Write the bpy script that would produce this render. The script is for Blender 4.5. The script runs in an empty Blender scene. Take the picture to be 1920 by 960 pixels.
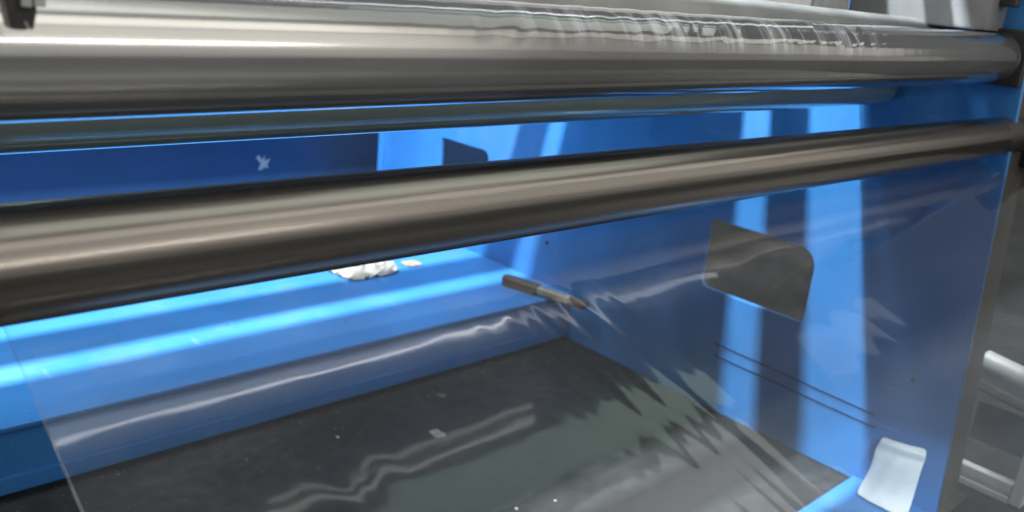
import bpy, bmesh, math, random
from mathutils import Vector, Matrix, noise

C = bpy.context.scene.collection
H = 1.106                      # camera height above the machine floor
def W(x, y, z): return Vector((x, y, z + H))    # camera-levelled coordinates -> world (floor at 0)

# ------------------------------------------------------------------ camera
cam_d = bpy.data.cameras.new('camera'); cam = bpy.data.objects.new('camera', cam_d); C.objects.link(cam)
FPX, WPX = 1591.0, 1920.0
cam_d.sensor_fit = 'HORIZONTAL'; cam_d.sensor_width = 36.0; cam_d.lens = 36.0 * FPX / WPX
cam_d.clip_start = 0.02; cam_d.clip_end = 300
cam_d.dof.use_dof = True; cam_d.dof.focus_distance = 1.0; cam_d.dof.aperture_fstop = 5.6
X = Vector((1764, 320, -1591)).normalized(); Y = Vector((-1556, 667, -1591)); Y = (Y - X * X.dot(Y)).normalized(); Z = X.cross(Y)
R = Matrix((X, Y, Z))          # camera coords -> world
cam.matrix_world = Matrix.Translation(W(0, 0, 0)) @ R.to_4x4()
bpy.context.scene.camera = cam
def ray(u, v): return R @ Vector((u - 960, -(v - 480), -FPX))
def onx(u, v, x): d = ray(u, v); return d * (x / d.x)
def ony(u, v, y): d = ray(u, v); return d * (y / d.y)
def onz(u, v, z): d = ray(u, v); return d * (z / d.z)

# ------------------------------------------------------------------ world and lamps
sc = bpy.context.scene
world = bpy.data.worlds.new('World'); sc.world = world; world.use_nodes = True
bg = world.node_tree.nodes['Background']; bg.inputs['Color'].default_value = (0.92, 0.97, 1.0, 1); bg.inputs['Strength'].default_value = 0.08
sc.view_settings.view_transform = 'Standard'; sc.view_settings.look = 'None'
sc.view_settings.exposure = 0.0; sc.view_settings.gamma = 1.0; sc.view_settings.use_curve_mapping = False
def area(name, loc, target, sx, sy, radiance, color):
    l = bpy.data.lights.new(name, 'AREA'); l.shape = 'RECTANGLE'; l.size = sx; l.size_y = sy
    l.energy = radiance * math.pi * sx * sy; l.color = color
    o = bpy.data.objects.new(name, l); C.objects.link(o)
    o.location = W(*loc); d = (W(*target) - W(*loc)).normalized()
    zc = -d; xc = Vector((1, 0, 0)); xc = (xc - zc * xc.dot(zc)).normalized(); yc = zc.cross(xc)
    o.rotation_euler = Matrix((xc, yc, zc)).transposed().to_euler()
    return o
area('machine_lamp', (0.35, 1.50, 2.0), (0.35, 1.50, 0), 3.7, 0.055, 720, (0.86, 0.95, 1.0))      # long tube over the machine
area('machine_soft_lamp', (0.4, 2.2, 2.3), (0.4, 2.2, 0), 2.8, 0.6, 23.0, (0.86, 0.95, 1.0))         # broad diffuser over the ledge
area('machine_strip_lamp', (0.84, 0.725, 0.25), (0.84, 0.515, -0.28), 1.62, 0.028, 1.9, (0.92, 0.96, 1.0))  # strip over the film
tl = area('machine_thin_lamp', (0.50, 0.711, 0.25), (0.50, 0.50, -0.28), 0.98, 0.004, 10.0, (0.95, 0.97, 1.0))      # bare thin tube beside the strip
tl.rotation_euler.z += 0.018
area('hall_window', (5.5, -4.2, 2.35), (5.5, 0.6, 0.0), 17.0, 2.7, 0.9, (1.0, 0.94, 0.86))         # broad high window of the hall
area('hall_low_fill', (5.5, -4.2, 0.15), (5.5, 0.6, 0.0), 17.0, 1.6, 0.38, (1.0, 0.95, 0.88))   # dimmer panel added below the window for the roller reflections         # broad light of the hall
area('hall_tube_lamp', (0.5, -3.0, 1.05), (0.6, 0.6, -0.2), 4.0, 0.04, 32.0, (1.0, 0.95, 0.88))
area('hall_ceiling_lamp', (1.15, -0.14, 3.2), (1.15, -0.14, 0), 8.3, 1.5, 1.4, (0.97, 1.0, 0.93))
area('hall_front_lamp', (3.0, -2.2, 3.2), (3.0, -2.2, 0), 12.0, 1.4, 1.7, (1.0, 0.95, 0.87))
area('film_line_strip', (2.5, 1.17, 3.2), (2.5, 1.17, 0), 1.9, 0.035, 2.6, (1.0, 0.97, 0.92))  # pair of strips added to draw thin wavy lines in the film
area('film_line_strip', (2.6, 1.25, 3.2), (2.6, 1.25, 0), 1.8, 0.03, 2.0, (1.0, 0.97, 0.92))
area('hall_skylight', (3.8, 0.92, 3.2), (3.8, 0.92, 0), 3.0, 0.32, 1.2, (0.74, 1.0, 0.86))
area('hall_far_fill', (7.3, 0.92, 3.2), (7.3, 0.92, 0), 1.3, 0.5, 0.4, (0.95, 0.98, 1.0))  # unseen panel added to put a soft bright patch in the film
sp = bpy.data.lights.new('corner_fill_spot', 'SPOT'); sp.energy = 270; sp.color = (0.74, 0.91, 1.0); sp.spot_size = math.radians(8.5); sp.spot_blend = 0.6; sp.shadow_soft_size = 0.02  # added spot that brightens the white corner patch
so = bpy.data.objects.new('corner_fill_spot', sp); C.objects.link(so); so.location = W(0.55, -0.75, 0.55)
so.rotation_euler = (W(1.95, 0.64, -1.03) - W(0.55, -0.75, 0.55)).to_track_quat('-Z', 'Y').to_euler()

# ------------------------------------------------------------------ materials
def new_mat(name):
    m = bpy.data.materials.new(name); m.use_nodes = True; nt = m.node_tree; nt.nodes.clear()
    out = nt.nodes.new('ShaderNodeOutputMaterial'); return m, nt, out
def N(nt, t, **kw):
    n = nt.nodes.new('ShaderNode' + t)
    for k, v in kw.items():
        if k in n.inputs.keys(): n.inputs[k].default_value = v
        else: setattr(n, k, v)
    return n
def noise_tex(nt, scale, stretch=(1, 1, 1), detail=4, rough=0.55):
    tc = N(nt, 'TexCoord'); mp = N(nt, 'Mapping'); mp.inputs['Scale'].default_value = stretch
    nz = N(nt, 'TexNoise'); nz.inputs['Scale'].default_value = scale; nz.inputs['Detail'].default_value = detail; nz.inputs['Roughness'].default_value = rough
    nt.links.new(tc.outputs['Object'], mp.inputs['Vector']); nt.links.new(mp.outputs['Vector'], nz.inputs['Vector'])
    return nz
def ramp(nt, src, stops):
    r = N(nt, 'ValToRGB'); e = r.color_ramp.elements
    while len(e) < len(stops): e.new(0.5)
    for el, (p, c) in zip(e, stops):
        el.position = p; el.color = c if len(c) == 4 else (*c, 1)
    nt.links.new(src, r.inputs['Fac']); return r
def surf(name, c0, c1, scale=6, stretch=(1, 1, 1), rough=(0.4, 0.55), metal=0.0, bump=0.0, bscale=60, bstretch=(1, 1, 1), coat=0.0, spec=0.5, lo=0.35, hi=0.65, coat_rough=0.08, aniso=0.0):
    m, nt, out = new_mat(name)
    p = N(nt, 'BsdfPrincipled'); nt.links.new(p.outputs[0], out.inputs['Surface'])
    nz = noise_tex(nt, scale, stretch)
    r = ramp(nt, nz.outputs['Fac'], [(lo, c0), (hi, c1)]); nt.links.new(r.outputs['Color'], p.inputs['Base Color'])
    mr = N(nt, 'MapRange'); mr.inputs['To Min'].default_value = rough[0]; mr.inputs['To Max'].default_value = rough[1]
    nt.links.new(nz.outputs['Fac'], mr.inputs['Value']); nt.links.new(mr.outputs['Result'], p.inputs['Roughness'])
    p.inputs['Metallic'].default_value = metal; p.inputs['Coat Weight'].default_value = coat; p.inputs['Coat Roughness'].default_value = coat_rough
    p.inputs['Specular IOR Level'].default_value = spec
    if bump:
        b = N(nt, 'Bump'); b.inputs['Strength'].default_value = 1.0; b.inputs['Distance'].default_value = bump
        bz = noise_tex(nt, bscale, bstretch, detail=3); nt.links.new(bz.outputs['Fac'], b.inputs['Height']); nt.links.new(b.outputs['Normal'], p.inputs['Normal'])
    return m
def worn_paint(name, c0, c1):
    m = surf(name, c0, c1, 5, rough=(0.27, 0.45), bump=0.0005, bscale=70, spec=0.5)
    nt = m.node_tree; p = next(n for n in nt.nodes if n.type == 'BSDF_PRINCIPLED'); L = nt.links.new
    src = p.inputs['Base Color'].links[0].from_socket
    dust = ramp(nt, noise_tex(nt, 2.6, (1, 1, 0.35), detail=9, rough=0.7).outputs['Fac'], [(0.50, (0, 0, 0)), (0.75, (0.24, 0.24, 0.24))])
    grime = ramp(nt, noise_tex(nt, 75, detail=2).outputs['Fac'], [(0.70, (0, 0, 0)), (0.76, (0.7, 0.7, 0.7))])
    scr = ramp(nt, noise_tex(nt, 30, (1, 0.12, 1.6), detail=2).outputs['Fac'], [(0.70, (0, 0, 0)), (0.74, (0.22, 0.22, 0.22))])
    for fac, col in ((dust, (0.30, 0.36, 0.44, 1)), (scr, (0.35, 0.45, 0.6, 1)), (grime, (0.02, 0.04, 0.09, 1))):
        mx = N(nt, 'MixRGB'); mx.inputs['Color2'].default_value = col
        L(fac.outputs['Color'], mx.inputs['Fac']); L(src, mx.inputs['Color1']); src = mx.outputs['Color']
    L(src, p.inputs['Base Color'])
    return m
BLUE = worn_paint('blue_machine_paint', (0.040, 0.20, 0.50), (0.050, 0.23, 0.57))
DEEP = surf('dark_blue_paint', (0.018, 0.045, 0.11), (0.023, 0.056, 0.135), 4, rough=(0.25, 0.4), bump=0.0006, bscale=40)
POSTM = surf('dirty_dark_steel', (0.045, 0.041, 0.034), (0.085, 0.076, 0.062), 12, (1, 1, 0.3), rough=(0.5, 0.75), metal=0.2, bump=0.0008, bscale=60)
DARKLINE = surf('matte_dark_blue', (0.006, 0.016, 0.05), (0.010, 0.024, 0.07), 30, rough=(0.8, 0.9), spec=0.1)
ALU = surf('satin_aluminium', (0.185, 0.172, 0.154), (0.265, 0.248, 0.224), 9, (0.12, 1, 1), rough=(0.16, 0.30), metal=1.0, bump=0.0004, bscale=70, bstretch=(0.03, 1, 1))
STEEL = surf('grey_steel_under_film', (0.62, 0.60, 0.57), (0.74, 0.72, 0.69), 7, (0.15, 1, 1), rough=(0.12, 0.22), metal=1.0, bump=0.0004, bscale=30, bstretch=(0.03, 1, 1))
RUBBER = surf('dark_green_roller', (0.30, 0.38, 0.335), (0.38, 0.46, 0.41), 5, (0.2, 1, 1), rough=(0.14, 0.22), metal=0.3, bump=0.0002, bscale=30, bstretch=(0.03, 1, 1), coat=1.0, coat_rough=0.05, spec=0.9)
GREY = surf('dull_grey_steel', (0.16, 0.16, 0.16), (0.24, 0.24, 0.23), 8, rough=(0.4, 0.55), metal=0.6)
BLACK = surf('black_plastic', (0.012, 0.012, 0.012), (0.03, 0.028, 0.026), 30, rough=(0.35, 0.55), bump=0.0004, bscale=150)
LGREY = surf('light_grey_plastic', (0.34, 0.35, 0.34), (0.46, 0.46, 0.44), 60, rough=(0.4, 0.6))
MGREY = surf('mid_grey_paint', (0.17, 0.17, 0.175), (0.23, 0.23, 0.235), 10, rough=(0.4, 0.6))
WHITE = surf('white_guard_paint', (0.74, 0.73, 0.70), (0.80, 0.79, 0.77), 6, rough=(0.35, 0.5))
PAPER = surf('white_paper', (0.29, 0.265, 0.23), (0.42, 0.39, 0.35), 14, rough=(0.6, 0.8), bump=0.002, bscale=18)
GLARE = surf('white_glare', (0.80, 0.84, 0.86), (0.86, 0.89, 0.90), 8, rough=(0.2, 0.35), bump=0.0008, bscale=12)  # white colour standing in for blown-out glare
BARE = surf('bare_aluminium', (0.70, 0.70, 0.69), (0.84, 0.84, 0.83), 12, rough=(0.25, 0.4), metal=0.2, bump=0.0003, bscale=60, bstretch=(1, 0.05, 1))
BROWN = surf('brown_wood', (0.06, 0.035, 0.02), (0.12, 0.07, 0.04), 40, (1, 0.2, 1), rough=(0.5, 0.7))
TAN = surf('worn_tan_metal', (0.30, 0.24, 0.17), (0.42, 0.35, 0.26), 40, rough=(0.4, 0.6))
GRIT = surf('grey_dirt', (0.05, 0.05, 0.05), (0.12, 0.11, 0.10), 40, rough=(0.7, 0.9))
def floor_mat():
    m, nt, out = new_mat('stained_concrete'); p = N(nt, 'BsdfPrincipled'); nt.links.new(p.outputs[0], out.inputs['Surface'])
    a = noise_tex(nt, 2.2, detail=6); b = noise_tex(nt, 28, detail=5)
    r = ramp(nt, a.outputs['Fac'], [(0.3, (0.010, 0.0098, 0.009)), (0.5, (0.025, 0.025, 0.0245)), (0.72, (0.058, 0.056, 0.052))])
    r2 = ramp(nt, b.outputs['Fac'], [(0.3, (0.6, 0.6, 0.6)), (0.7, (1.25, 1.25, 1.25))])
    mx = N(nt, 'MixRGB', blend_type='MULTIPLY'); mx.inputs['Fac'].default_value = 1.0
    nt.links.new(r.outputs['Color'], mx.inputs['Color1']); nt.links.new(r2.outputs['Color'], mx.inputs['Color2']); nt.links.new(mx.outputs['Color'], p.inputs['Base Color'])
    p.inputs['Roughness'].default_value = 0.62; p.inputs['Specular IOR Level'].default_value = 0.22
    bm = N(nt, 'Bump'); bm.inputs['Strength'].default_value = 1; bm.inputs['Distance'].default_value = 0.0006
    nt.links.new(b.outputs['Fac'], bm.inputs['Height']); nt.links.new(bm.outputs['Normal'], p.inputs['Normal'])
    return m
FLOOR = floor_mat()
def film_mat(name, gain, rough, haze, bump, bscale, bstretch, tint=(0.97, 0.98, 0.98), soft=0.13):
    m, nt, out = new_mat(name)
    tr = N(nt, 'BsdfTransparent'); tr.inputs['Color'].default_value = (*tint, 1)
    gl = N(nt, 'BsdfGlossy'); gl.inputs['Roughness'].default_value = rough; gl.inputs['Color'].default_value = (1, 1, 1, 1)
    df = N(nt, 'BsdfDiffuse'); df.inputs['Color'].default_value = (0.75, 0.78, 0.82, 1)
    fr = N(nt, 'Fresnel'); fr.inputs['IOR'].default_value = 1.5
    mu = N(nt, 'Math', operation='MULTIPLY', use_clamp=True); mu.inputs[1].default_value = gain
    hz = noise_tex(nt, 7, (0.6, 2.0, 1), detail=4); hr = N(nt, 'MapRange'); hr.inputs['To Min'].default_value = haze * 0.4; hr.inputs['To Max'].default_value = haze * 1.7
    m1 = N(nt, 'MixShader'); m2 = N(nt, 'MixShader')
    L = nt.links.new
    L(hz.outputs['Fac'], hr.inputs['Value']); L(hr.outputs['Result'], m1.inputs['Fac']); L(tr.outputs[0], m1.inputs[1]); L(df.outputs[0], m1.inputs[2])
    g2 = N(nt, 'BsdfGlossy'); g2.inputs['Roughness'].default_value = soft; g2.inputs['Color'].default_value = (1, 1, 1, 1); mg = N(nt, 'MixShader'); mg.inputs['Fac'].default_value = 0.45
    L(gl.outputs[0], mg.inputs[1]); L(g2.outputs[0], mg.inputs[2])
    L(fr.outputs[0], mu.inputs[0]); L(mu.outputs[0], m2.inputs['Fac']); L(m1.outputs[0], m2.inputs[1]); L(mg.outputs[0], m2.inputs[2])
    L(m2.outputs[0], out.inputs['Surface'])
    if bump:
        b = N(nt, 'Bump'); b.inputs['Strength'].default_value = 1; b.inputs['Distance'].default_value = bump
        z = noise_tex(nt, bscale, bstretch, detail=2); L(z.outputs['Fac'], b.inputs['Height']); L(b.outputs['Normal'], gl.inputs['Normal']); L(b.outputs['Normal'], g2.inputs['Normal'])
    return m
FILM = film_mat('clear_film', 1.25, 0.035, 0.022, 0.0002, 9, (0.7, 2.0, 1))
WRAP = film_mat('clear_film_on_roller', 2.0, 0.08, 0.13, 0.00015, 16, (2.2, 0.3, 0.3))
def sheen_streaks(m):
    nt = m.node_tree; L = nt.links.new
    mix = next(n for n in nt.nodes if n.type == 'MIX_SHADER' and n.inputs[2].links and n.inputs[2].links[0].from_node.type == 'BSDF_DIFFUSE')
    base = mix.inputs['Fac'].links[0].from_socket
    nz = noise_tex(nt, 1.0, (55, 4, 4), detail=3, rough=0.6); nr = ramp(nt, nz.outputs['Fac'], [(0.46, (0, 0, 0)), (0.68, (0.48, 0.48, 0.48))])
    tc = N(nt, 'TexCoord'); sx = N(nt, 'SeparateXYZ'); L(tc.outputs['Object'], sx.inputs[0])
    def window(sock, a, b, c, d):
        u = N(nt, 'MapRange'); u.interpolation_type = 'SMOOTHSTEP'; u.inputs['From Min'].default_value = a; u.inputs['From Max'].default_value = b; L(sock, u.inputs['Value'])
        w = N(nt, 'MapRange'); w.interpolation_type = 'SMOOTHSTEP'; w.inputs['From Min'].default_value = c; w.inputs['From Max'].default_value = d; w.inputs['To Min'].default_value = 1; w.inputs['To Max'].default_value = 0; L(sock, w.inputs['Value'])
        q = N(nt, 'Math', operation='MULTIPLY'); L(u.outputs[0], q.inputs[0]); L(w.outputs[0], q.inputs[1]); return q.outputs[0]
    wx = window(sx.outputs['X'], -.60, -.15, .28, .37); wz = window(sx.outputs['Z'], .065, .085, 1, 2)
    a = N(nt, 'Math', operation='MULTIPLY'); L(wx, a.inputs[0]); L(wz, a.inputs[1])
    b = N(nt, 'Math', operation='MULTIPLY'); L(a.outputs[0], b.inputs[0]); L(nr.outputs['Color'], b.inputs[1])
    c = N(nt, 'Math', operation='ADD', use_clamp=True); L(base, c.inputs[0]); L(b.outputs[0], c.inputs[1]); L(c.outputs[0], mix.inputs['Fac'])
sheen_streaks(WRAP)                                   # wrinkle reflections painted as milky haze running round the roller
EDGE = film_mat('film_edge', 0.6, 0.3, 0.03, 0, 1, (1, 1, 1))

# ------------------------------------------------------------------ helpers
def tag(o, label=None, cat=None, group=None, kind=None):
    if label: o['label'] = label
    if cat: o['category'] = cat
    if group: o['group'] = group
    if kind: o['kind'] = kind
    return o
def thing(name, label, cat, loc, group=None):
    o = bpy.data.objects.new(name, None); C.objects.link(o); o.location = W(*loc); o.empty_display_size = 0.05
    return tag(o, label, cat, group)
def obj(name, bm, mat, parent=None, origin=None, smooth=False, flat_angle=None, keep=False):
    """bm holds camera-levelled coordinates; parts are stored relative to their thing"""
    base = None
    if parent is not None:
        p = parent; base = Vector((0, 0, 0))
        while p is not None: base += Vector(p.location); p = p.parent
    elif origin is not None: base = W(*origin)
    else: base = Vector((0, 0, 0))
    if not keep: bmesh.ops.recalc_face_normals(bm, faces=bm.faces)
    for v in bm.verts: v.co = v.co + Vector((0, 0, H)) - base
    me = bpy.data.meshes.new(name); bm.to_mesh(me); bm.free()
    me.materials.append(mat)
    if smooth:
        for p in me.polygons: p.use_smooth = True
        me.set_sharp_from_angle(angle=math.radians(flat_angle or 40))
    o = bpy.data.objects.new(name, me); C.objects.link(o)
    if parent is not None: o.parent = parent
    else: o.location = base
    return o
def box(bm, x0, x1, y0, y1, z0, z1, bev=0.0):
    r = bmesh.ops.create_cube(bm, size=1.0)
    for v in r['verts']:
        v.co = Vector((x0 + (v.co.x + .5) * (x1 - x0), y0 + (v.co.y + .5) * (y1 - y0), z0 + (v.co.z + .5) * (z1 - z0)))
    if bev:
        ed = list({e for v in r['verts'] for e in v.link_edges})
        bmesh.ops.bevel(bm, geom=ed, offset=bev, segments=2, profile=0.6, affect='EDGES')
def B(*a, **k):
    bm = bmesh.new(); box(bm, *a, **k); return bm
def cyl(bm, a, b, profile, seg=64, wob=None):
    """lathe along a->b; profile = [(t, r), ...] with t in metres from a"""
    a = Vector(a); b = Vector(b); d = (b - a).normalized()
    u = Vector((0, 0, 1)); u = (u - d * u.dot(d)).normalized(); w = d.cross(u)
    rings = []
    for t, r in profile:
        ring = []
        for k in range(seg):
            th = 2 * math.pi * k / seg
            rr = r + (wob(t, th) if wob and r > 1e-4 else 0)
            ring.append(bm.verts.new(a + d * t + (u * math.cos(th) + w * math.sin(th)) * rr))
        rings.append(ring)
    for r0, r1 in zip(rings, rings[1:]):
        for k in range(seg): bm.faces.new((r0[k], r0[(k + 1) % seg], r1[(k + 1) % seg], r1[k]))
    bm.faces.new(rings[0][::-1]); bm.faces.new(rings[-1])
def rod(a, b, r0, r1=None, seg=20, bev=0.0):
    bm = bmesh.new(); L = (Vector(b) - Vector(a)).length; r1 = r0 if r1 is None else r1
    pr = [(0, r0), (L, r1)] if not bev else [(0, r0 - bev), (bev, r0), (L - bev, r1), (L, r1 - bev)]
    cyl(bm, a, b, pr, seg); return bm
def roller(name, label, a, b, r, mat, group, shaft=0.014, collar=None, out=0.0, seg=96):
    a = Vector(a); b = Vector(b); L = (b - a).length; d = (b - a).normalized()
    t = thing(name, label, 'roller', tuple(a - Vector((0, 0, r))), group)
    bm = bmesh.new(); cyl(bm, a, b, [(0, r - .002), (.002, r), (L * .25, r), (L * .5, r), (L * .75, r), (L - .002, r), (L, r - .002)], seg)
    obj('barrel', bm, mat, t, smooth=True)
    obj('shaft', rod(b + d * .0005, b + d * (2.01 - b.x), shaft), GREY, t, smooth=True)
    return t

# ------------------------------------------------------------------ setting and machine frame
def grid_floor():
    bm = bmesh.new(); bmesh.ops.create_grid(bm, x_segments=8, y_segments=8, size=40)
    for v in bm.verts: v.co.z = -H
    return bm
tag(obj('floor', grid_floor(), FLOOR), kind='structure')

def rounded(y0, y1, z0, z1, rr):           # rr: radii for (y0,z0) (y1,z0) (y1,z1) (y0,z1)
    pts = []
    for (cy, cz, r, a0) in ((y0, z0, rr[0], 180), (y1, z0, rr[1], 270), (y1, z1, rr[2], 0), (y0, z1, rr[3], 90)):
        sy = 1 if cy == y0 else -1; sz = 1 if cz == z0 else -1
        for k in range(9):
            th = math.radians(a0 + 90 * k / 8)
            pts.append((cy + sy * r + r * math.cos(th), cz + sz * r + r * math.sin(th)))
    return pts
def plate_mesh(outer, holes, x0, thick):
    cu = bpy.data.curves.new('outline', 'CURVE'); cu.dimensions = '2D'; cu.fill_mode = 'BOTH'
    cu.extrude = thick / 2 - .0015; cu.bevel_depth = .0015; cu.bevel_resolution = 1; cu.offset = -.0015
    for pts in [outer] + holes:
        s = cu.splines.new('POLY'); s.points.add(len(pts) - 1); s.use_cyclic_u = True
        for q, (y, z) in zip(s.points, pts): q.co = (y, z, 0, 1)
    o = bpy.data.objects.new('outline', cu); C.objects.link(o)
    bpy.context.view_layer.update()
    me = bpy.data.meshes.new_from_object(o.evaluated_get(bpy.context.evaluated_depsgraph_get()))
    bm = bmesh.new(); bm.from_mesh(me); bmesh.ops.remove_doubles(bm, verts=bm.verts, dist=1e-5)
    bpy.data.objects.remove(o); bpy.data.meshes.remove(me); bpy.data.curves.remove(cu)
    for v in bm.verts: v.co = Vector((x0 + thick / 2 + v.co.z, v.co.x, v.co.y))
    return bm
front = lambda z: .588 + .068 * (z + .244)
PL = thing('side_plate', 'blue painted steel side plate with two rounded cut-outs at the right of the machine', 'machine frame', (2.0, 1.7, -H))
outer = [(front(-1.104), -1.104), (2.9, -1.104), (2.9, 0.30), (.75, .30), (front(.12), .12)]
hole_a = rounded(.957, 1.283, -.757, -.558, (.02, .03, .012, .052))
hole_b = rounded(2.236, 2.512, -.768, -.566, (.03, .03, .012, .03))
obj('plate', plate_mesh(outer, [hole_a, hole_b], 2.0, .016), BLUE, PL)
for (pa, pb) in (((1340, 643), (1640, 778)), ((1340, 666), (1640, 802))):  # two thin dark matte lines along the plate face
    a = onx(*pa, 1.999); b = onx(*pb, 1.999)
    obj('dark_line', rod((1.999, a.y, a.z), (1.999, b.y, b.z), .0016, seg=8), DARKLINE, PL)
obj('grey_block', B(1.90, 1.9985, .665, .962, .012, .29, bev=.004), MGREY, PL)  # added grey block that covers and shades the lit plate
obj('back_flange', B(1.978, 1.9995, 2.884, 2.899, -.93, .29, bev=.002), BLUE, PL)
for (u, v) in ((1712, 712), (1026, 455)):
    q = onx(u, v, 1.999); obj('bolt', rod((1.994, q.y, q.z), (2.001, q.y, q.z), .005, seg=12), BLACK, PL)

LB = thing('ledge_beam', 'wide blue steel ledge beam running along the back of the floor', 'machine frame', (1.0, 1.766, -H))
obj('top_plate', B(-.6, 1.9985, 1.766, 3.18, -.962, -.95, bev=.003), BLUE, LB)
obj('front_face', B(-.6, 1.9985, 1.774, 1.786, -1.0655, -.9622), BLUE, LB)
obj('bottom_lip', B(-.6, 1.9985, 1.766, 1.79, -1.104, -1.066, bev=.002), BLUE, LB)

for (pa, pb) in (((393, 563), (417, 585)), ((431, 600), (448, 616))):
    a = onz(*pa, -.9498); b = onz(*pb, -.9498)
    obj('weld_mark', rod(a, b, .0012, seg=8), BLUE, LB)
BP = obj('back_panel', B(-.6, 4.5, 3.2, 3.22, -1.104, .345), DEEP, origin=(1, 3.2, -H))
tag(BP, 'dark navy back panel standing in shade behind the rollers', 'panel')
CB = obj('cross_beam', B(.4, 1.9985, .44, .737, -1.104, -1.092, bev=.003), BLUE, origin=(1.2, .6, -H))
tag(CB, 'flat blue cross beam on the floor at the front corner', 'machine frame')
# unseen plate added overhead to keep lamp light off the back panel
CV = obj('light_blocker', B(-.6, 1.8, 2.48, 3.19, .35, .36), DEEP, origin=(1, 2.8, .35))
tag(CV, 'unseen flat dark blue plate added over the back to shade the back panel', 'light blocker')

# ------------------------------------------------------------------ rollers
G = 'rollers of the film machine'
XL = -.45
def ends(y0, z_l, y1, z_r, x1):            # z_l at x=.12, z_r at x=1.95
    k = (z_r - z_l) / 1.83
    return (XL, y0, z_l + k * (XL - .12)), (x1, y1, z_l + k * (x1 - .12))
a, b = ends(.616, -.2105, .616, -.1985, 1.948)
RA = roller('roller', 'large satin aluminium roller crossing the middle of the picture', a, b, .0410, ALU, G)
obj('end_sleeve', rod(Vector(b) + Vector((.001, 0, 0)), Vector(b) + Vector((.16, 0, .001)), .0395, seg=64, bev=.001), BLACK, RA, smooth=True)
obj('bearing', B(2.12, 2.2, .545, .68, -.27, -.14, bev=.006), BLACK, RA)
a, b = ends(.656, -.072, .659, -.041, 1.93)
RB = roller('roller', 'large grey steel roller wrapped in film at the top', a, b, .0485, STEEL, G)
obj('bearing', B(1.975, 1.9988, .60, .71, -.095, .02, bev=.004), BLACK, RB)
a, b = ends(.89, -.1505, .89, -.130, 1.985)
RC = roller('roller', 'glossy dark green roller right under the film-wrapped roller', a, b, .0450, RUBBER, G)
roller('roller', 'added grey roller hidden between the film-wrapped and green rollers to block lamp light', (XL, .815, -.045), (1.985, .815, -.035), .058, GREY, G, seg=48)  # added to close the light gap between its two neighbours
roller('roller', 'unseen grey upper roller added to block the lamp reflection in the film', (XL, .88, .62), (1.985, .88, .62), .06, GREY, G, seg=48)  # unseen, added to keep the long tube out of the film reflection
roller('roller', 'thinnest unseen upper roller added to block a light leak behind the film-wrapped roller', (XL, .862, .3), (1.985, .862, .3), .024, GREY, G, seg=32)  # unseen, added to stop light leaking through the gap below
roller('roller', 'slim upper roller throwing the narrow shadow between the light stripes', (XL, 1.211, .35), (1.985, 1.211, .35), .041, GREY, G, seg=48)
roller('roller', 'thick upper drum throwing the widest shadow on the side plate', (XL, 1.535, .35), (1.985, 1.535, .35), .225, GREY, G, seg=64)
roller('roller', 'slim rear upper roller throwing the shadow near the back corner', (XL, 1.855, .35), (1.985, 1.855, .35), .045, GREY, G, seg=48)

# ------------------------------------------------------------------ films
def film_sheet():
    """sheet leaving the big roller low and running down towards the camera"""
    bm = bmesh.new()
    nx, ny = 620, 70; x0, x1 = .122, 1.93; y0, y1 = .628, -.25
    rows = []
    for j in range(ny + 1):
        t = j / ny; y = y0 + (y1 - y0) * t; row = []
        for i in range(nx + 1):
            x = x0 + (x1 - x0) * (i / nx) ** 1.5
            z = -.2475 - (y0 - y) * .358
            f = min(1, t * 8)
            k = noise.noise(Vector((x * 7, y * 1.6, 3.1))) * .0010 + noise.noise(Vector((x * 2.2, y * 3.0, 7.7))) * .0018
            cr = math.exp(-((x - .575) / .065) ** 2) * (noise.noise(Vector((x * 70 + y * 5, y * 2.5, 1.3))) * .00055 + noise.noise(Vector((x * 95 + y * 8, y * 3, 4.3))) * .00018)
            cl = math.exp(-((x - .275) / .035) ** 2) * noise.noise(Vector((x * 34 + y * 6, y * 4.0, 9.3))) * .0009
            wy = math.exp(-((y - .415) / .035) ** 2) if y > .415 else 1.0
            cl *= wy
            cl += math.exp(-((x - .95) / .09) ** 2) * noise.noise(Vector((x * 22 + y * 6, y * 4.0, 6.3))) * .0009 * (1 if y < .38 else max(0, 1 - (y - .38) / .06))
            row.append(bm.verts.new((x, y, z + f * (k + cr + cl))))
        rows.append(row)
    for j in range(ny):
        for i in range(nx):
            bm.faces.new((rows[j][i], rows[j + 1][i], rows[j + 1][i + 1], rows[j][i + 1]))
    edge = [r[0].co.copy() for r in rows]
    return bm, edge
fm, edge = film_sheet()
FS = thing('film_sheet', 'clear plastic film sheet running from the big roller down over the floor', 'plastic film', (1.0, .2, -.38))
obj('sheet', fm, FILM, FS, smooth=True, keep=True)
eb = bmesh.new(); prev = None
for q in edge:
    cur = [eb.verts.new(q + Vector(o)) for o in ((-.0003, 0, .0003), (.0003, 0, .0006), (.0003, 0, .0001))]
    if prev:
        for k in range(3): eb.faces.new((prev[k], prev[(k + 1) % 3], cur[(k + 1) % 3], cur[k]))
    prev = cur
obj('film_edge', eb, EDGE, FS)

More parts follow.
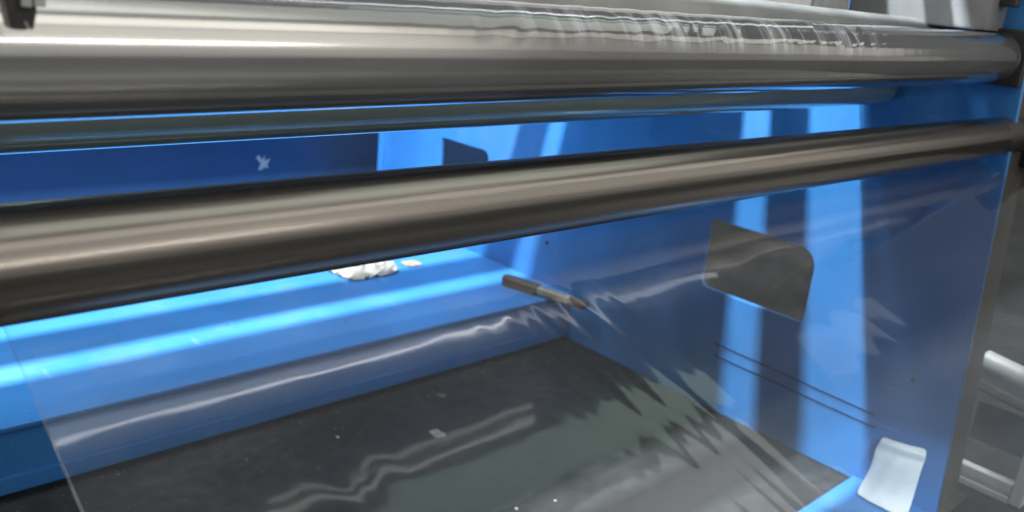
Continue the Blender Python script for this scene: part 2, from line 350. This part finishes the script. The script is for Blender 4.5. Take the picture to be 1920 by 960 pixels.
def wrap_mesh():
    bm = bmesh.new()
    a, b = ends(.656, -.072, .659, -.041, 1.972); a = Vector(a); b = Vector(b); d = (b - a).normalized(); L = (b - a).length
    u = Vector((0, 0, 1)); u = (u - d * u.dot(d)).normalized(); w = Vector((0, -1, 0)); w = (w - d * w.dot(d) - u * w.dot(u)).normalized()
    seg = 72; n = 800; rows = []
    ss = lambda e0, e1, q: (lambda k: k * k * (3 - 2 * k))(min(1, max(0, (q - e0) / (e1 - e0))))
    for i in range(n + 1):
        t = L * i / n; x = a.x + t; row = []
        amp = .0010 * (ss(.30, .75, x) * (1 - ss(1.30, 1.46, x))) + .00006
        for k in range(seg + 1):
            th = math.radians(-75 + 285 * k / seg)       # over the top and round the front to underneath
            wt = 1 - ss(math.radians(58), math.radians(80), th + .12 * noise.noise(Vector((x * 9, 0, 4))))
            nzv = (noise.noise(Vector((x * 34 + th * 2.0, th * .8, 2.2))) + .5 * noise.noise(Vector((x * 75 + th * 3.0, th * 1.2, 6.2)))) * amp * wt
            nzv += noise.noise(Vector((x * 2.5, th * 2.0, 5.2))) * .00035
            row.append(bm.verts.new(a + d * t + (u * math.cos(th) + w * math.sin(th)) * (.0502 + nzv)))
        rows.append(row)
    for r0, r1 in zip(rows, rows[1:]):
        for k in range(seg): bm.faces.new((r0[k], r0[k + 1], r1[k + 1], r1[k]))
    rim = [v.co.copy() for v in rows[-1]]
    return bm, rim
wm, rim = wrap_mesh()
bmesh.ops.recalc_face_normals(wm, faces=wm.faces)
FW = thing('film_wrap', 'crinkled clear film wrapped round the top grey roller with its edge sticking out', 'plastic film', (1.0, .656, -.12))
obj('wrap', wm, WRAP, FW, smooth=True)
rb = bmesh.new(); prev = None
for q in rim:
    cur = [rb.verts.new(q + Vector(o)) for o in ((-.0012, 0, 0), (.0008, 0, .0008), (.0008, -.0008, -.0004))]
    if prev:
        for k in range(3): rb.faces.new((prev[k], prev[(k + 1) % 3], cur[(k + 1) % 3], cur[k]))
    prev = cur
obj('film_edge', rb, EDGE, FW)

# ------------------------------------------------------------------ guard, bracket, lever
GP = thing('guard_panel', 'white painted guard panel behind the top roller', 'panel', (1.4, .97, 0))
obj('panel', B(.3, 1.74, .965, .975, -.04, .33, bev=.002), WHITE, GP)
obj('end_strip', B(1.742, 1.898, .960, .972, -.04, .33, bev=.002), LGREY, GP)

PO = thing('post', 'dark grey brown steel post just beyond the front edge of the side plate', 'post', (2.08, .58, -H))
pb = bmesh.new()
r_ = bmesh.ops.create_cube(pb, size=1.0)['verts']
for v in r_:
    z = -1.098 if v.co.z < 0 else .25
    v.co = Vector((2.05 if v.co.x < 0 else 2.16, front(z) * 1.021 + (0 if v.co.y < 0 else .09), z))
bmesh.ops.bevel(pb, geom=list(pb.edges), offset=.004, segments=2, affect='EDGES')
obj('column', pb, POSTM, PO)
obj('foot_plate', B(2.03, 2.18, .52, .66, -1.104, -1.0985, bev=.002), POSTM, PO)
def prism(pts, y0, y1):
    bm = bmesh.new(); f = [bm.verts.new((x, y0, z)) for x, z in pts]; g = [bm.verts.new((x, y1, z)) for x, z in pts]
    bm.faces.new(f); bm.faces.new(g[::-1])
    for k in range(len(pts)): bm.faces.new((f[k], f[(k + 1) % len(pts)], g[(k + 1) % len(pts)], g[k]))
    return bm
BR = thing('guide_bracket', 'small dark tapered bracket tip hanging in the upper left corner', 'bracket', (.134, .56, -.051))
pts = [(q.x, q.z) for q in (ony(u, v, .56) for u, v in ((2, -40), (5, 0), (19, 54), (38, 56), (61, 54), (67, 22), (66, -40)))]
obj('tip', prism(pts, .558, .572), BLACK, BR)
for (u0, u1) in ((39, 57), (63, 83)):
    q0 = ony(u0, 12, .556); q1 = ony(u1, -14, .556)
    obj('grey_pad', B(q0.x, q1.x, .5535, .5575, q0.z, q1.z + .002, bev=.0004), LGREY, BR)
q0 = ony(47, 41, .5572); q1 = ony(55, 55, .5572)
obj('scratch', rod(tuple(q0), tuple(q1), .0006, seg=8), LGREY, BR)
LV = thing('lever', 'black lever knob with a thin rod at the upper right', 'lever', (1.93, .66, .05))
q0 = onx(1872, 12, 1.95); q1 = onx(1835, 32, 1.95)
obj('rod', rod(tuple(q0), tuple(q1), .003, .0022, seg=12), BLACK, LV, smooth=True)
k0 = onx(1850, -20, 1.95); k1 = onx(1905, 14, 1.95)
obj('knob', B(1.94, 1.975, k1.y, k0.y, k1.z, .105, bev=.005), BLACK, LV)

# ------------------------------------------------------------------ aluminium frame beyond the plate
AF = thing('aluminium_frame', 'bare aluminium frame with two rails and a post at the lower right', 'frame', (2.25, .43, -H))
obj('rail', rod((2.25, .592, -.772), (2.25, .42, -.795), .030, seg=32, bev=.003), BARE, AF, smooth=True)
obj('rail', B(2.235, 2.262, .445, .588, -1.075, -1.048, bev=.004), BARE, AF)
obj('rail', B(2.235, 2.262, .445, .590, -1.135 + .03, -1.085, bev=.004), BARE, AF)
obj('post', B(2.232, 2.265, .416, .444, -1.1, -.60, bev=.003), BARE, AF)
obj('rod', rod((2.25, .598, -.825), (2.25, .42, -.850), .006, seg=16), BARE, AF, smooth=True)
obj('rod', rod((2.25, .600, -.843), (2.25, .42, -.868), .005, seg=16), GREY, AF, smooth=True)
obj('plate', B(2.262, 2.268, .445, .578, -.985, -.88, bev=.002), GREY, AF)

# ------------------------------------------------------------------ loose things
def crumple(cx, cy, cz, sx, sy, h, seed, n=26, freq=1.0, rot=0.0, fold=0.0):
    bm = bmesh.new(); rows = []
    cr, sr = math.cos(rot), math.sin(rot)
    for j in range(n + 1):
        row = []
        for i in range(n + 1):
            a, b_ = i / n * 2 - 1, j / n * 2 - 1
            s = math.sqrt(max(1e-6, 1 - .38 * min(a * a, b_ * b_)))         # square to blob
            x, y = a * s, b_ * s
            rr = 1 + .22 * noise.noise(Vector((x * 1.7, y * 1.7, seed)))
            z = abs(noise.noise(Vector((x * 2.3 * freq, y * 2.3 * freq, seed + 4)))) * 1.1 + .45 * abs(noise.noise(Vector((x * 5.5 * freq, y * 5.5 * freq, seed + 9))))
            if fold: z = .35 * z + fold * (1 - abs(noise.noise(Vector((x * 1.1 + y * .8, y * 3.2 - x * 1.6, seed + 2)))) * 2.2) ** 2 * .8
            z *= max(0, 1 - .55 * (x * x + y * y))
            px, py = x * rr * sx, y * rr * sy
            row.append(bm.verts.new((cx + px * cr - py * sr, cy + px * sr + py * cr, cz + .002 + z * h)))
        rows.append(row)
    for j in range(n):
        for i in range(n): bm.faces.new((rows[j][i], rows[j][i + 1], rows[j + 1][i + 1], rows[j + 1][i]))
    return bm
tag(obj('rag', crumple(1.52, 2.265, -.95, .115, .075, .034, 3, n=44, rot=.1, fold=1.0), PAPER, origin=(1.52, 2.235, -.95), smooth=True, flat_angle=60), 'crumpled white rag lying on the lit blue ledge', 'rag')
tag(obj('scrap', crumple(1.70, 2.25, -.95, .035, .03, .012, 8, n=10), TAN, origin=(1.70, 2.25, -.95)), 'small brownish scrap beside the white rag on the ledge', 'scrap')
BT = thing('brush', 'small brush with a brown handle lying near the ledge corner', 'brush', (1.90, 1.80, -.945))
h0 = Vector((1.862, 1.945, -.932)); h1 = Vector((1.895, 1.815, -.932)); s1 = Vector((1.925, 1.700, -.934)); s2 = Vector((1.938, 1.640, -.936))
def bar(p, q, w0, w1, t):
    bm = bmesh.new(); d = (q - p).normalized(); s = d.cross(Vector((0, 0, 1))).normalized(); up = Vector((0, 0, 1)); vs = []
    for o, w in ((p, w0), (p + (q - p) * .12, w0 * 1.25), (q - (q - p) * .15, w1 * 1.1), (q, w1)):
        vs.append([bm.verts.new(o + s * a * w + up * c * t) for a, c in ((-1, -1), (1, -1), (1, .6), (.6, 1), (-.6, 1), (-1, .6))])
    for r0, r1 in zip(vs, vs[1:]):
        for k in range(6): bm.faces.new((r0[k], r0[(k + 1) % 6], r1[(k + 1) % 6], r1[k]))
    bm.faces.new(vs[0][::-1]); bm.faces.new(vs[-1]); return bm
obj('handle', bar(h0, h1, .016, .019, .016), BROWN, BT)
obj('ferrule', bar(h1, s1, .012, .014, .011), TAN, BT)
obj('bristles', bar(s1, s2, .013, .020, .009), BROWN, BT)
FL = 'litter on the floor'
for k, (u, v, s, lab, mt) in enumerate(((820, 815, .016, 'largest white paper flake on the dark floor', PAPER), (633, 821, .004, 'tiny white fleck left of the paper flake on the floor', PAPER),
                         (827, 743, .010, 'small grey dirt lump near the ledge on the floor', GRIT), (968, 955, .0035, 'white fleck at the bottom middle edge of the floor', LGREY), (1041, 940, .003, 'pale fleck right of the bottom middle fleck on the floor', LGREY))):
    q = onz(u, v, -H); o = obj('scrap', crumple(q.x, q.y, -H, s, s * 1.3, s * .8, 20 + k, n=8), mt, origin=(q.x, q.y, -H)); tag(o, lab, 'scrap', FL)

def corner_glare():  # white mesh shaped as the glare at the plate corner
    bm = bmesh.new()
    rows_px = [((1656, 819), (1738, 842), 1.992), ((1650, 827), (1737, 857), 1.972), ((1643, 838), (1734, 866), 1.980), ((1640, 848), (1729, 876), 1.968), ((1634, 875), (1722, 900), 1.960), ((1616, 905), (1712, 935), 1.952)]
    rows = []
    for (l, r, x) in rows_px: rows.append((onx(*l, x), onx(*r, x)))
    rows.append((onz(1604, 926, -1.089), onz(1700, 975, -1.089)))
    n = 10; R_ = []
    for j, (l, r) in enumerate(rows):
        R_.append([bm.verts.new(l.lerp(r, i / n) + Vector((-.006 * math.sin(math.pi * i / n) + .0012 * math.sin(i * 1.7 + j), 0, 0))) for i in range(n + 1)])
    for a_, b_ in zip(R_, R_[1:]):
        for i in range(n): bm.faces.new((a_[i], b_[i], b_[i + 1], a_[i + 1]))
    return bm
CS = obj('glare_patch', corner_glare(), GLARE, origin=(1.95, .65, -1.09), smooth=True, flat_angle=80)
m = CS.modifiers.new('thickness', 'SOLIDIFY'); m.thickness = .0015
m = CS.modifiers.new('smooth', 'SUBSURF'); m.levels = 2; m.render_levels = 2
tag(CS, 'bright white folded surface standing in for the glare on the lower front corner of the side plate', 'glare patch')
jag = [ony(u, v, 3.198) for u, v in ((480, 295), (486, 291), (490, 300), (496, 292), (497, 302), (506, 297), (501, 309), (503, 315), (493, 314), (491, 319), (484, 318), (489, 307))]
tag(obj('tape_scrap', prism([(q.x, q.z) for q in jag], 3.1965, 3.1995), LGREY, origin=(jag[0].x, 3.1995, jag[0].z)), 'ragged pale tape scrap stuck on the dark back panel', 'tape')
rnd = random.Random(5); gb = bmesh.new()
for k in range(420):
    x = rnd.uniform(.25, 1.98); y = rnd.uniform(.45, 1.755) if k % 3 else 1.755 - rnd.random() ** 2 * .25
    r = rnd.uniform(.0012, .0035) * (1.8 if rnd.random() < .06 else 1); c = Vector((x, y, -H + r * .3))
    vs = [gb.verts.new(c + Vector((math.cos(a) * r * rnd.uniform(.6, 1.3), math.sin(a) * r * rnd.uniform(.6, 1.3), rnd.uniform(-.2, .2) * r))) for a in (0, 1.6, 3.1, 4.7)]
    top = gb.verts.new(c + Vector((0, 0, r * .7)))
    for q in range(4): gb.faces.new((vs[q], vs[(q + 1) % 4], top))
tag(obj('grit', gb, GRIT, origin=(1.2, 1.2, -H)), 'loose grey grit scattered over the dark floor', 'grit', kind='stuff')
